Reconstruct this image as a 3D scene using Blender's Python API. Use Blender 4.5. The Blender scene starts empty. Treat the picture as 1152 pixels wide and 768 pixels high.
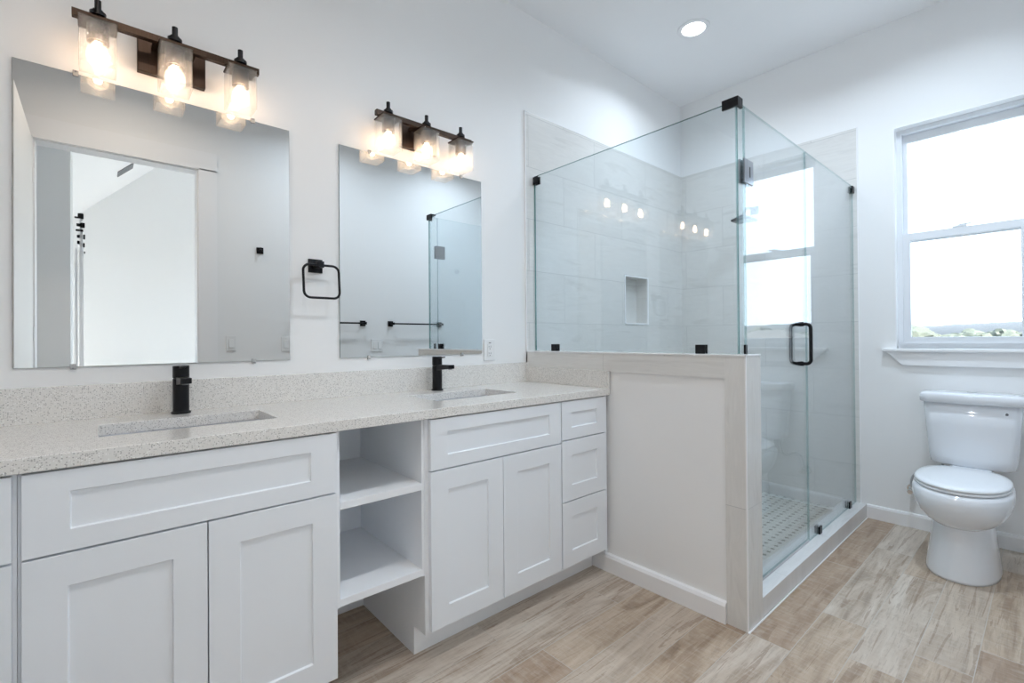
import bpy, bmesh, math, random
from mathutils import Vector, Matrix, noise
C = bpy.context.scene.collection
S = bpy.context.scene
PI = math.pi

# ------------------------------------------------------------------ camera
R_ = Vector((0.75220, -0.65890, -0.00770)); U_ = Vector((0.0017, -0.0097, 1.0)); F_ = Vector((0.6588, 0.7522, 0.0055))
yaw, pit, rol = 0.7193, 0.0055, -0.0077
F_ = Vector((math.sin(yaw)*math.cos(pit), math.cos(yaw)*math.cos(pit), math.sin(pit)))
rt = Vector((math.cos(yaw), -math.sin(yaw), 0)); up = rt.cross(F_)
R_ = math.cos(rol)*rt + math.sin(rol)*up; U_ = -math.sin(rol)*rt + math.cos(rol)*up
cd = bpy.data.cameras.new('camera'); cam = bpy.data.objects.new('camera', cd); C.objects.link(cam)
cam.matrix_world = Matrix(((R_.x, U_.x, -F_.x, 0.0), (R_.y, U_.y, -F_.y, -2.0362), (R_.z, U_.z, -F_.z, 1.1425), (0, 0, 0, 1)))
cd.sensor_width = 36; cd.lens = 533.47/1152*36; cd.shift_y = -(384-378.667)/1152
cd.clip_start = 0.02; cd.clip_end = 2000
S.camera = cam

# ------------------------------------------------------------------ world, lights, exposure
SKY = 3.8
CAN_W = 9.3
BULB_E = 41.0
WARM = (1.0, 0.70, 0.48)
w = bpy.data.worlds.new('World'); S.world = w; w.use_nodes = True
nt = w.node_tree; nt.nodes.clear()
tc = nt.nodes.new('ShaderNodeTexCoord'); sx = nt.nodes.new('ShaderNodeSeparateXYZ'); nt.links.new(tc.outputs['Generated'], sx.inputs[0])
cr = nt.nodes.new('ShaderNodeValToRGB'); cr.color_ramp.elements[0].position = 0.0; cr.color_ramp.elements[0].color = (0.74, 0.88, 1.0, 1)
cr.color_ramp.elements[1].position = 0.7; cr.color_ramp.elements[1].color = (0.60, 0.79, 1.0, 1)
nt.links.new(sx.outputs['Z'], cr.inputs[0])
bg = nt.nodes.new('ShaderNodeBackground'); bg.inputs[1].default_value = SKY
nt.links.new(cr.outputs[0], bg.inputs[0])
wo = nt.nodes.new('ShaderNodeOutputWorld'); nt.links.new(bg.outputs[0], wo.inputs[0])
S.view_settings.view_transform = 'Standard'; S.view_settings.look = 'None'
S.view_settings.exposure = 0.32; S.view_settings.gamma = 1.0; S.view_settings.use_curve_mapping = False
cy = S.cycles
cy.use_denoising = True
try: cy.denoiser = 'OPENIMAGEDENOISE'
except Exception: pass
cy.max_bounces = 14; cy.diffuse_bounces = 8; cy.glossy_bounces = 8; cy.transmission_bounces = 8; cy.transparent_max_bounces = 24
cy.caustics_reflective = False; cy.caustics_refractive = False; cy.sample_clamp_indirect = 6.0

def portal(name, loc, rot, sx_, sy_):
    l = bpy.data.lights.new(name, 'AREA'); l.shape = 'RECTANGLE'; l.size = sx_; l.size_y = sy_
    l.cycles.is_portal = True
    o = bpy.data.objects.new(name, l); C.objects.link(o); o.location = loc; o.rotation_euler = rot
portal('window_portal', (3.83, -1.70, 1.74), (0, PI/2, 0), 1.33, 0.60)
portal('added_window_portal', (3.68, -4.7, 1.45), (0, PI/2, 0), 2.1, 2.6)
portal('added_window_portal', (2.575, -7.08, 1.38), (PI/2, 0, PI), 1.65, 2.45)
portal('added_window_portal', (-1.65, -7.08, 1.23), (PI/2, 0, PI), 1.5, 2.15)
sun = bpy.data.lights.new('sun', 'SUN'); sun.energy = 24.0; sun.angle = math.radians(2); sun.color = (1.0, 0.96, 0.9)
so = bpy.data.objects.new('sun', sun); C.objects.link(so)
# the sun stands behind the bedroom (-x, -y) and shines in through its added far windows
so.rotation_euler = Vector((0.30, 0.66, -0.69)).to_track_quat('-Z', 'Y').to_euler()

# ------------------------------------------------------------------ node helpers
class N:
    def __init__(s, name):
        s.m = bpy.data.materials.new(name); s.m.use_nodes = True; s.t = s.m.node_tree; s.t.nodes.clear()
        s.out = s.t.nodes.new('ShaderNodeOutputMaterial')
    def n(s, typ, **k):
        x = s.t.nodes.new(typ)
        for a, b in k.items(): setattr(x, a, b)
        return x
    def l(s, a, b): s.t.links.new(a, b)
    def put(s, sock, v):
        if isinstance(v, (int, float)): sock.default_value = v
        elif isinstance(v, tuple): sock.default_value = v if len(v) == len(sock.default_value) else (*v, 1)
        else: s.l(v, sock)
    def math(s, op, a, b=0.0, c=None):
        x = s.n('ShaderNodeMath', operation=op); s.put(x.inputs[0], a); s.put(x.inputs[1], b)
        if c is not None: s.put(x.inputs[2], c)
        return x.outputs[0]
    def mix(s, f, a, b, bt='MIX'):
        x = s.n('ShaderNodeMix', data_type='RGBA', blend_type=bt); s.put(x.inputs[0], f); s.put(x.inputs[6], a); s.put(x.inputs[7], b)
        return x.outputs[2]
    def coord(s): return s.n('ShaderNodeTexCoord').outputs['Object']
    def xyz(s, v):
        x = s.n('ShaderNodeSeparateXYZ'); s.l(v, x.inputs[0]); return x.outputs
    def comb(s, x, y, z=0.0):
        c = s.n('ShaderNodeCombineXYZ'); s.put(c.inputs[0], x); s.put(c.inputs[1], y); s.put(c.inputs[2], z); return c.outputs[0]
    def scale(s, v, sc):
        x = s.n('ShaderNodeVectorMath', operation='MULTIPLY'); s.l(v, x.inputs[0]); x.inputs[1].default_value = sc; return x.outputs[0]
    def noise(s, v, scale, detail=4, rough=.5, dist=0.0):
        x = s.n('ShaderNodeTexNoise'); s.l(v, x.inputs['Vector']); x.inputs['Scale'].default_value = scale
        x.inputs['Detail'].default_value = detail; x.inputs['Roughness'].default_value = rough; x.inputs['Distortion'].default_value = dist
        return x.outputs['Fac']
    def ramp(s, f, stops):
        x = s.n('ShaderNodeValToRGB'); e = x.color_ramp.elements
        while len(e) < len(stops): e.new(0.5)
        for i, (p, c) in enumerate(stops): e[i].position = p; e[i].color = (*c, 1) if len(c) == 3 else c
        s.l(f, x.inputs[0]); return x.outputs[0]
    def bump(s, h, st, d=0.002):
        x = s.n('ShaderNodeBump'); x.inputs['Strength'].default_value = st; x.inputs['Distance'].default_value = d; s.l(h, x.inputs['Height']); return x.outputs[0]
    def pbr(s, col, rough=.5, metal=0., bump=None, **k):
        p = s.n('ShaderNodeBsdfPrincipled'); s.put(p.inputs['Base Color'], col); s.put(p.inputs['Roughness'], rough); p.inputs['Metallic'].default_value = metal
        for a, b in k.items(): s.put(p.inputs[a.replace('_', ' ')], b)
        if bump is not None: s.l(bump, p.inputs['Normal'])
        s.l(p.outputs[0], s.out.inputs[0]); return p

def M_paint(name, col, rough=.55, bumpst=.15, sc=220):
    a = N(name); v = a.coord(); h = a.noise(v, sc, 3)
    big = a.noise(v, 1.3, 2)
    c = a.mix(a.math('MULTIPLY', big, 0.5), col, tuple(x*.985 for x in col))
    a.pbr(c, rough, bump=a.bump(h, bumpst, .0006)); return a.m
m_wall = M_paint('painted_wall', (.85, .85, .85), .6)
m_ceil = M_paint('painted_ceiling', (.89, .89, .90), .7)
m_trim = M_paint('white_trim_paint', (.88, .88, .89), .35, .04)
m_cab = M_paint('white_cabinet_paint', (.84, .87, .91), .32, .03)
m_cabin = M_paint('cabinet_interior', (.88, .90, .93), .4, .03)
m_door = M_paint('door_paint', (.82, .80, .77), .4, .03)
m_vinyl = M_paint('window_vinyl', (.80, .82, .85), .3, .02)
m_plate = M_paint('white_plastic_plate', (.82, .82, .82), .3, .0)
m_porc = N('white_porcelain'); m_porc.pbr(m_porc.mix(m_porc.noise(m_porc.coord(), 3, 2), (.78, .80, .84), (.81, .83, .87)), .08, Coat_Weight=.5); m_porc = m_porc.m
m_seat = N('toilet_seat_plastic'); m_seat.pbr(m_seat.mix(m_seat.noise(m_seat.coord(), 3, 2), (.81, .83, .86), (.83, .85, .88)), .18); m_seat = m_seat.m

def M_black(name='matte_black_metal', col=(.012, .012, .014), rough=.32):
    a = N(name); h = a.noise(a.coord(), 300, 2)
    a.pbr(col, rough, .6, bump=a.bump(h, .05, .0003)); return a.m
m_black = M_black()
m_bronze = N('dark_bronze_metal'); v = m_bronze.coord()
m_bronze.pbr(m_bronze.mix(m_bronze.noise(m_bronze.scale(v, (300, 300, 8)), 1, 3), (.035, .022, .016), (.075, .05, .038)), .38, .85); m_bronze = m_bronze.m
m_chrome = N('polished_chrome'); m_chrome.pbr(m_chrome.mix(m_chrome.noise(m_chrome.coord(), 20, 1), (.72, .73, .75), (.78, .79, .8)), .08, 1.0); m_chrome = m_chrome.m
m_gun = N('brushed_gunmetal'); m_gun.pbr(m_gun.mix(m_gun.noise(m_gun.coord(), 20, 1), (.34, .35, .38), (.38, .39, .42)), .16, 1.0); m_gun = m_gun.m
m_hose = N('braided_steel_hose'); v = m_hose.coord()
m_hose.pbr(m_hose.mix(m_hose.noise(v, 700, 2), (.3, .31, .33), (.6, .61, .63)), .3, .8); m_hose = m_hose.m
m_dark = N('dark_slot'); m_dark.pbr(m_dark.mix(m_dark.noise(m_dark.coord(), 50, 1), (.02, .02, .02), (.03, .03, .03)), .5); m_dark = m_dark.m
m_grey = N('grey_rubber'); m_grey.pbr(m_grey.mix(m_grey.noise(m_grey.coord(), 50, 1), (.2, .2, .21), (.26, .26, .27)), .5); m_grey = m_grey.m

# mirror
a = N('mirror_silver'); g = a.n('ShaderNodeBsdfGlossy'); g.inputs['Roughness'].default_value = 0.0
a.l(a.mix(a.noise(a.coord(), .5, 1), (.75, .76, .755), (.76, .77, .765)), g.inputs['Color']); a.l(g.outputs[0], a.out.inputs[0]); m_mirror = a.m

# thin architectural glass: each face reflects by Fresnel and lets light straight through
def M_glass(name, tint=(.955, .98, .99), ior=1.52, seeded=False, frost=0.0):
    a = N(name)
    ge = a.n('ShaderNodeNewGeometry')
    fr = a.n('ShaderNodeFresnel')
    a.put(fr.inputs['IOR'], a.math('MULTIPLY_ADD', ge.outputs['Backfacing'], 1/ior-ior, ior))
    tr = a.n('ShaderNodeBsdfTransparent'); gl = a.n('ShaderNodeBsdfGlossy'); gl.inputs['Roughness'].default_value = 0.0 if not seeded else .04
    v = a.coord()
    if seeded:
        vo = a.n('ShaderNodeTexVoronoi', feature='F1'); a.l(v, vo.inputs['Vector']); vo.inputs['Scale'].default_value = 160
        seed = a.math('LESS_THAN', vo.outputs['Distance'], .16)
        b = a.bump(a.math('ADD', a.noise(v, 70, 3), seed), .8, .003); a.l(b, fr.inputs['Normal']); a.l(b, gl.inputs['Normal'])
        a.l(a.mix(seed, tint, tuple(x*.55 for x in tint)), tr.inputs[0])
    else:
        a.l(a.mix(a.noise(v, 2, 1), tint, tuple(x*.996 for x in tint)), tr.inputs[0])
    mx = a.n('ShaderNodeMixShader'); a.l(fr.outputs[0], mx.inputs[0]); a.l(tr.outputs[0], mx.inputs[1]); a.l(gl.outputs[0], mx.inputs[2])
    last = mx.outputs[0]
    if frost:
        tl = a.n('ShaderNodeBsdfTranslucent'); tl.inputs[0].default_value = (.95, .95, .93, 1)
        df = a.n('ShaderNodeBsdfDiffuse'); df.inputs[0].default_value = (.95, .95, .93, 1)
        m2 = a.n('ShaderNodeMixShader'); a.l(tl.outputs[0], m2.inputs[1]); a.l(df.outputs[0], m2.inputs[2])
        m3 = a.n('ShaderNodeMixShader'); m3.inputs[0].default_value = frost; a.l(last, m3.inputs[1]); a.l(m2.outputs[0], m3.inputs[2]); last = m3.outputs[0]
    a.l(last, a.out.inputs[0]); return a.m
m_glass = M_glass('clear_shower_glass', ior=1.66)
m_pane = M_glass('window_glass', (.98, .985, .985))
m_seed = M_glass('seeded_shade_glass', (.985, .985, .98), 1.5, True, .11)
m_bulbg = M_glass('bulb_glass', (.99, .99, .98), 1.45, frost=.16)
def M_edge(name, c1, c2, dcol, f):
    a = N(name); v = a.coord()
    g = a.n('ShaderNodeBsdfTransparent'); a.l(a.mix(a.noise(v, 40, 2), c1, c2), g.inputs[0])
    d = a.n('ShaderNodeBsdfPrincipled'); d.inputs['Base Color'].default_value = (*dcol, 1); d.inputs['Roughness'].default_value = .08
    mx = a.n('ShaderNodeMixShader'); mx.inputs[0].default_value = f; a.l(g.outputs[0], mx.inputs[1]); a.l(d.outputs[0], mx.inputs[2]); a.l(mx.outputs[0], a.out.inputs[0]); return a.m
m_gedge = M_edge('green_glass_edge', (.22, .44, .42), (.34, .56, .54), (.10, .27, .27), .45)
m_gedge2 = M_edge('pale_polished_glass_edge', (.72, .84, .84), (.80, .90, .90), (.45, .62, .62), .25)
a = N('clear_plastic'); a.pbr(a.mix(a.noise(a.coord(), 60, 1), (.8, .8, .8), (.9, .9, .9)), .15, Transmission_Weight=.5); m_clip = a.m

def M_emit(name, col, st):
    a = N(name); e = a.n('ShaderNodeEmission'); e.inputs[1].default_value = st
    a.l(a.mix(a.noise(a.coord(), 5, 1), col, tuple(x*.98 for x in col)), e.inputs[0]); a.l(e.outputs[0], a.out.inputs[0]); return a.m
m_fil = M_emit('glowing_filament', WARM, BULB_E)
m_can = M_emit('lit_lens', (.96, .98, 1.0), 7.0)

# quartz
a = N('speckled_quartz'); v = a.coord()
def speck(scale, thr, rnd):
    vo = a.n('ShaderNodeTexVoronoi', feature='F1'); a.l(v, vo.inputs['Vector']); vo.inputs['Scale'].default_value = scale
    sp = a.xyz(vo.outputs['Color'])
    k = a.math('MULTIPLY', a.math('LESS_THAN', vo.outputs['Distance'], thr), a.math('GREATER_THAN', sp[0], rnd))
    return k
base = a.mix(a.noise(v, 90, 4, .7), (.72, .70, .67), (.82, .80, .77))
c = a.mix(a.math('MULTIPLY', speck(260, .40, .60), .9), base, (.47, .45, .43))
c = a.mix(a.math('MULTIPLY', speck(210, .34, .80), .8), c, (.36, .35, .34))
c = a.mix(speck(240, .36, .70), c, (.90, .89, .87))
a.pbr(c, .16); m_quartz = a.m

# large shower wall tiles: 0.61 x 0.305 running bond; P = plane used ('xz' or 'yz')
def M_tile(name, plane, ou, oz, tw=.61, th=.306, col1=(.66, .65, .63), col2=(.77, .76, .74), rough=.22, veindir=1):
    a = N(name); x, y, z = a.xyz(a.coord()); uu = x if plane[0] == 'x' else y; vv = z if plane[1] == 'z' else (y if plane[1] == 'y' else x)
    zr = a.math('DIVIDE', a.math('SUBTRACT', vv, oz), th); row = a.math('FLOOR', zr); fz = a.math('FRACT', zr)
    par = a.math('MULTIPLY', a.math('MODULO', a.math('ABSOLUTE', row), 2.0), .5)
    ur = a.math('ADD', a.math('DIVIDE', a.math('SUBTRACT', uu, ou), tw), par); colm = a.math('FLOOR', ur); fu = a.math('FRACT', ur)
    dz = a.math('MULTIPLY', a.math('MINIMUM', fz, a.math('SUBTRACT', 1.0, fz)), th); du = a.math('MULTIPLY', a.math('MINIMUM', fu, a.math('SUBTRACT', 1.0, fu)), tw)
    grout = a.math('LESS_THAN', a.math('MINIMUM', dz, du), .0014)
    wn = a.n('ShaderNodeTexWhiteNoise', noise_dimensions='3D'); a.l(a.comb(row, colm, 3.0), wn.inputs['Vector'])
    off = a.math('MULTIPLY', wn.outputs['Value'], 20.0)
    nv = a.comb(a.math('ADD', a.math('MULTIPLY', uu, 1.2 if veindir else 9), off), a.math('MULTIPLY', vv, 9 if veindir else 1.2), off)
    n1 = a.noise(nv, 2.2, 6, .6, .7); n2 = a.noise(nv, 9, 4, .6, .3)
    c = a.ramp(n1, [(.30, col1), (.48, col2), (.56, tuple(k*.95 for k in col2)), (.75, tuple(min(1, k*1.06) for k in col2))])
    c = a.mix(a.math('MULTIPLY', n2, .25), c, tuple(k*.9 for k in col1))
    c = a.mix(a.math('MULTIPLY', wn.outputs['Value'], .12), c, (.5, .49, .47))
    c = a.mix(grout, c, (.50, .50, .49))
    a.pbr(c, a.math('ADD', a.math('MULTIPLY', grout, .5), rough), bump=a.bump(a.math('SUBTRACT', 1.0, grout), .4, .001)); return a.m
m_tile_x = M_tile('shower_tile', 'xz', 2.219, 1.240)
m_tile_y = M_tile('shower_tile_side', 'yz', -.35, 1.240)
m_band_y = M_tile('pony_band_tile', 'yz', -.56, .945, .61, .306)
m_band_v = M_tile('pony_end_tile', 'yz', -1.95, .475, .8, .61, veindir=0)
m_curb = M_tile('curb_tile', 'xy', 2.3, -1.80, .61, .9, (.66, .66, .66), (.76, .76, .76))
m_endx = M_tile('pony_end_face_tile', 'xz', 1.5, .475, .8, .61, veindir=0)

# mosaic
a = N('mosaic_floor_tile'); x, y, z = a.xyz(a.coord()); P_ = .052
fx = a.math('FRACT', a.math('DIVIDE', x, P_)); fy = a.math('FRACT', a.math('DIVIDE', y, P_))
ex = a.math('ABSOLUTE', a.math('SUBTRACT', fx, .5)); ey = a.math('ABSOLUTE', a.math('SUBTRACT', fy, .5))
dot = a.math('MULTIPLY', a.math('GREATER_THAN', ex, .32), a.math('GREATER_THAN', ey, .32))
gr = a.math('GREATER_THAN', a.math('MAXIMUM', ex, ey), .475)
c = a.mix(a.noise(a.coord(), 14, 3), (.62, .63, .60), (.74, .75, .72)); c = a.mix(gr, c, (.50, .51, .49)); c = a.mix(dot, c, (.22, .24, .22))
a.pbr(c, .4); m_mosaic = a.m

# floor planks (along x, 0.152 wide)
a = N('wood_look_plank_floor'); v = a.coord(); x, y, z = a.xyz(v)
W_, L_ = .152, .91
yr = a.math('DIVIDE', a.math('ADD', y, .33+W_*40), W_); row = a.math('FLOOR', yr); fy = a.math('FRACT', yr)
rn = a.n('ShaderNodeTexWhiteNoise', noise_dimensions='1D'); a.l(row, rn.inputs['W'])
xr = a.math('ADD', a.math('DIVIDE', x, L_), a.math('MULTIPLY', rn.outputs['Value'], 7.0)); colm = a.math('FLOOR', xr); fx = a.math('FRACT', xr)
pn = a.n('ShaderNodeTexWhiteNoise', noise_dimensions='3D'); a.l(a.comb(row, colm, 1.7), pn.inputs['Vector']); pv = pn.outputs['Value']
pc = a.xyz(pn.outputs['Color'])
off = a.math('MULTIPLY', pv, 30.0)
gv = a.comb(a.math('ADD', a.math('MULTIPLY', x, 1.1), off), a.math('MULTIPLY', y, 7.0), off)
n1 = a.noise(gv, 1.7, 7, .60, 1.6)
n2 = a.noise(a.comb(a.math('ADD', a.math('MULTIPLY', x, 5.0), off), a.math('MULTIPLY', y, 70.0), off), 1.6, 6, .7, .6)
saw = a.noise(a.comb(a.math('ADD', a.math('MULTIPLY', x, 70.0), off), a.math('MULTIPLY', y, 16.0), off), 1.0, 4, .7)
patch = a.noise(a.comb(a.math('ADD', a.math('MULTIPLY', x, 3.5), off), a.math('MULTIPLY', y, 9.0), 4.0), 1.3, 4, .6)
knot = a.noise(a.comb(a.math('ADD', a.math('MULTIPLY', x, 1.6), off), a.math('MULTIPLY', y, 26.0), off), 1.1, 3, .55, 1.2)
ca = a.ramp(n1, [(.26, (.235, .170, .120)), (.40, (.375, .290, .215)), (.52, (.47, .38, .295)), (.70, (.58, .49, .40))])
cb = a.ramp(n1, [(.26, (.30, .245, .195)), (.40, (.43, .36, .295)), (.52, (.53, .465, .40)), (.70, (.64, .59, .53))])
c = a.mix(a.math('GREATER_THAN', pc[1], .5), ca, cb)
c = a.mix(a.math('MULTIPLY', a.math('GREATER_THAN', pc[0], .76), .40), c, (.27, .165, .105))
c = a.mix(a.math('MULTIPLY', a.math('GREATER_THAN', pc[2], .70), .30), c, (.62, .58, .53))
c = a.mix(a.math('MULTIPLY', a.math('LESS_THAN', n2, .44), .28), c, (.24, .185, .14))
c = a.mix(a.math('MULTIPLY', a.math('GREATER_THAN', knot, .60), .50), c, (.25, .17, .115))
c = a.mix(a.math('MULTIPLY', a.math('MAXIMUM', a.math('MULTIPLY', a.math('SUBTRACT', saw, .46), 5.0), 0.0), a.math('MULTIPLY', patch, .42)), c, (.66, .63, .58))
c = a.mix(1.0, c, (.98, .94, .90), 'MULTIPLY')
dy = a.math('MULTIPLY', a.math('MINIMUM', fy, a.math('SUBTRACT', 1.0, fy)), W_); dx = a.math('MULTIPLY', a.math('MINIMUM', fx, a.math('SUBTRACT', 1.0, fx)), L_)
gr = a.math('LESS_THAN', a.math('MINIMUM', dx, dy), .0013)
c = a.mix(gr, c, (.50, .46, .41))
hh = a.math('ADD', a.math('MULTIPLY', n2, .5), a.math('SUBTRACT', a.math('MULTIPLY', saw, .3), gr))
a.pbr(c, a.math('ADD', .36, a.math('MULTIPLY', n2, .2)), bump=a.bump(hh, .25, .001)); m_floor = a.m
a = N('grey_carpet'); a.pbr(a.mix(a.noise(a.coord(), 200, 3), (.5, .48, .45), (.62, .6, .57)), .9); m_carpet = a.m
# outdoors
a = N('pale_summer_ground'); v = a.coord(); a.pbr(a.ramp(a.noise(v, .05, 6, .6), [(.3, (.045, .055, .045)), (.5, (.060, .065, .055)), (.65, (.085, .083, .075))]), .9); m_ground = a.m
a = N('distant_wooded_hill'); v = a.coord(); a.pbr(a.mix(a.noise(v, .08, 5), (.040, .048, .056), (.048, .056, .064)), .95); m_hill = a.m  # bluish tone puts the haze of distance into the hill colour
a = N('tree_leaves'); v = a.coord(); a.pbr(a.mix(a.noise(v, 3, 4), (.050, .062, .046), (.075, .085, .068)), .8); m_leaf = a.m
a = N('tree_bark'); a.pbr(a.mix(a.noise(a.coord(), 8, 3), (.1, .07, .05), (.18, .14, .1)), .9); m_bark = a.m
a = N('pale_roof_shingle'); a.pbr(a.mix(a.noise(a.coord(), 6, 4), (.075, .073, .07), (.095, .092, .09)), .8); m_roof = a.m
a = N('pale_stucco'); a.pbr(a.mix(a.noise(a.coord(), 6, 4), (.09, .088, .08), (.11, .105, .10)), .8); m_stucco = a.m

# ------------------------------------------------------------------ mesh helpers
def bx(bm, x0, x1, y0, y1, z0, z1):
    v = [bm.verts.new((x, y, z)) for x in (x0, x1) for y in (y0, y1) for z in (z0, z1)]
    for f in ((0, 1, 3, 2), (4, 6, 7, 5), (0, 4, 5, 1), (2, 3, 7, 6), (0, 2, 6, 4), (1, 5, 7, 3)):
        bm.faces.new([v[i] for i in f])
    return bm
def B(*a): return bx(bmesh.new(), *a)
def obj(name, bm, m, parent=None, bevel=0, seg=2, smooth=False, loc=None):
    bmesh.ops.recalc_face_normals(bm, faces=bm.faces)
    me = bpy.data.meshes.new(name); bm.to_mesh(me); bm.free()
    for mm in (m if isinstance(m, (list, tuple)) else [m]): me.materials.append(mm)
    o = bpy.data.objects.new(name, me); C.objects.link(o)
    if parent:
        o.parent = parent
        o.location = -Vector(parent.location) if loc is None else loc
    elif loc: o.location = loc
    if smooth:
        for p in me.polygons: p.use_smooth = True
    if bevel:
        b = o.modifiers.new('bevel', 'BEVEL'); b.width = bevel; b.segments = seg; b.limit_method = 'ANGLE'; b.angle_limit = math.radians(40)
        b.harden_normals = False
    return o
# the parts below are written in world coordinates; the parent Empty stands at the thing's base
def thing(name, label, cat, loc=(0, 0, 0), group=None):
    o = bpy.data.objects.new(name, None); C.objects.link(o); o.location = loc; o.empty_display_size = .05
    o['label'] = label; o['category'] = cat
    if group: o['group'] = group
    return o
def tag(o, label, cat, group=None):
    o['label'] = label; o['category'] = cat
    if group: o['group'] = group
    return o
def struct(name, bm, m, parent=None, **k):
    o = obj(name, bm, m, parent, **k)
    if not parent: o['kind'] = 'structure'
    return o
def dup(root, loc, label=None):
    r = root.copy(); C.objects.link(r); r.location = loc
    if label: r['label'] = label
    for ch in list(root.children):
        c = ch.copy(); C.objects.link(c); c.parent = r
        for g in list(ch.children):
            d = g.copy(); C.objects.link(d); d.parent = c
    return r
def plate(u0, u1, v0, v1, holes, put):
    """grid of boxes over u,v with rectangular holes; put(u0,u1,v0,v1)"""
    us = sorted({u0, u1, *[h[0] for h in holes], *[h[1] for h in holes]}); vs = sorted({v0, v1, *[h[2] for h in holes], *[h[3] for h in holes]})
    for i in range(len(us)-1):
        for j in range(len(vs)-1):
            cu, cv = (us[i]+us[i+1])/2, (vs[j]+vs[j+1])/2
            if any(h[0] < cu < h[1] and h[2] < cv < h[3] for h in holes): continue
            put(us[i], us[i+1], vs[j], vs[j+1])
def merged(bm):
    bmesh.ops.remove_doubles(bm, verts=bm.verts, dist=1e-5)
    # drop inner duplicate faces
    seen = {}
    for f in list(bm.faces):
        k = frozenset(v.index for v in f.verts)
        seen.setdefault(k, []).append(f)
    bad = [f for fs in seen.values() if len(fs) > 1 for f in fs]
    bmesh.ops.delete(bm, geom=bad, context='FACES_ONLY')
    return bm
def wall_y(u0, u1, z0, z1, ya, yb, holes=()):
    bm = bmesh.new(); plate(u0, u1, z0, z1, holes, lambda a, b, c, d: bx(bm, a, b, ya, yb, c, d)); bm.verts.index_update(); 
    bmesh.ops.remove_doubles(bm, verts=bm.verts, dist=1e-5); bm.verts.index_update(); return merged(bm)
def wall_x(u0, u1, z0, z1, xa, xb, holes=()):
    bm = bmesh.new(); plate(u0, u1, z0, z1, holes, lambda a, b, c, d: bx(bm, xa, xb, a, b, c, d)); 
    bmesh.ops.remove_doubles(bm, verts=bm.verts, dist=1e-5); bm.verts.index_update(); return merged(bm)
def cyl(bm, c, r, h, axis='z', n=32, r2=None):
    """c = centre of start cap"""
    r2 = r if r2 is None else r2; ax = {'x': Vector((1, 0, 0)), 'y': Vector((0, 1, 0)), 'z': Vector((0, 0, 1))}[axis] if isinstance(axis, str) else Vector(axis).normalized()
    p = ax.orthogonal().normalized(); q = ax.cross(p); c = Vector(c)
    A = [bm.verts.new(c+(p*math.cos(t)+q*math.sin(t))*r) for t in [2*PI*i/n for i in range(n)]]
    Bv = [bm.verts.new(c+ax*h+(p*math.cos(t)+q*math.sin(t))*r2) for t in [2*PI*i/n for i in range(n)]]
    for i in range(n): bm.faces.new((A[i], A[(i+1) % n], Bv[(i+1) % n], Bv[i]))
    bm.faces.new(A[::-1]); bm.faces.new(Bv); return bm
def tube(bm, pts, r, n=12, closed=False):
    pts = [Vector(p) for p in pts]; k = len(pts); rings = []; prev = None
    for i, p in enumerate(pts):
        t = (pts[(i+1) % k]-pts[i-1]) if closed else (pts[min(i+1, k-1)]-pts[max(i-1, 0)])
        t.normalize()
        if prev is None: u = t.orthogonal().normalized()
        else: u = (prev-t*prev.dot(t)).normalized()
        prev = u; w_ = t.cross(u)
        rings.append([bm.verts.new(p+(u*math.cos(2*PI*j/n)+w_*math.sin(2*PI*j/n))*r) for j in range(n)])
    m = k if closed else k-1
    for i in range(m):
        a, b = rings[i], rings[(i+1) % k]
        # align rings when closing
        s = 0
        if closed and i == k-1:
            s = min(range(n), key=lambda q: (a[0].co-b[q].co).length)
        for j in range(n): bm.faces.new((a[j], a[(j+1) % n], b[(j+1+s) % n], b[(j+s) % n]))
    if not closed: bm.faces.new(rings[0][::-1]); bm.faces.new(rings[-1])
    return bm
def rrect(x0, x1, z0, z1, r, y, seg=8, tilt=0.0):
    pts = []
    for cx, cz, a0 in ((x1-r, z1-r, 0), (x0+r, z1-r, 90), (x0+r, z0+r, 180), (x1-r, z0+r, 270)):
        for i in range(seg+1):
            a_ = math.radians(a0+90*i/seg); z = cz+r*math.sin(a_); pts.append((cx+r*math.cos(a_), y-tilt*(z1-z), z))
    return pts
def lathe(bm, prof, c, n=32):
    c = Vector(c); rings = []
    for r, z in prof:
        rings.append([bm.verts.new(c+Vector((r*math.cos(2*PI*i/n), r*math.sin(2*PI*i/n), z))) for i in range(n)] if r > 1e-6 else [bm.verts.new(c+Vector((0, 0, z)))])
    for a, b in zip(rings, rings[1:]):
        for i in range(n):
            j = (i+1) % n
            if len(a) == 1 and len(b) == 1: continue
            if len(a) == 1: bm.faces.new((a[0], b[i], b[j]))
            elif len(b) == 1: bm.faces.new((a[i], a[j], b[0]))
            else: bm.faces.new((a[i], a[j], b[j], b[i]))
    return bm
def loft(bm, rings, cap0=True, cap1=True):
    vs = [[bm.verts.new(p) for p in r] for r in rings]; n = len(vs[0])
    for a, b in zip(vs, vs[1:]):
        for i in range(n): bm.faces.new((a[i], a[(i+1) % n], b[(i+1) % n], b[i]))
    if cap0: bm.faces.new(vs[0][::-1])
    if cap1: bm.faces.new(vs[-1])
    return bm

# ------------------------------------------------------------------ key dimensions (metres)
XP, XQ = 1.893, 2.033          # pony wall faces
YE = -1.249                    # pony wall end / curb outer face
ZP = 1.0736                    # pony wall top
XW = 3.669                     # window wall
ZC = 3.071                     # ceiling
YB = -2.22                     # wall with the doorway
XL = -0.72                     # far left wall
YG = -1.19                     # front glass plane
ZT = 2.48                      # tile top
YT = -1.216                    # tile end on window wall

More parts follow.
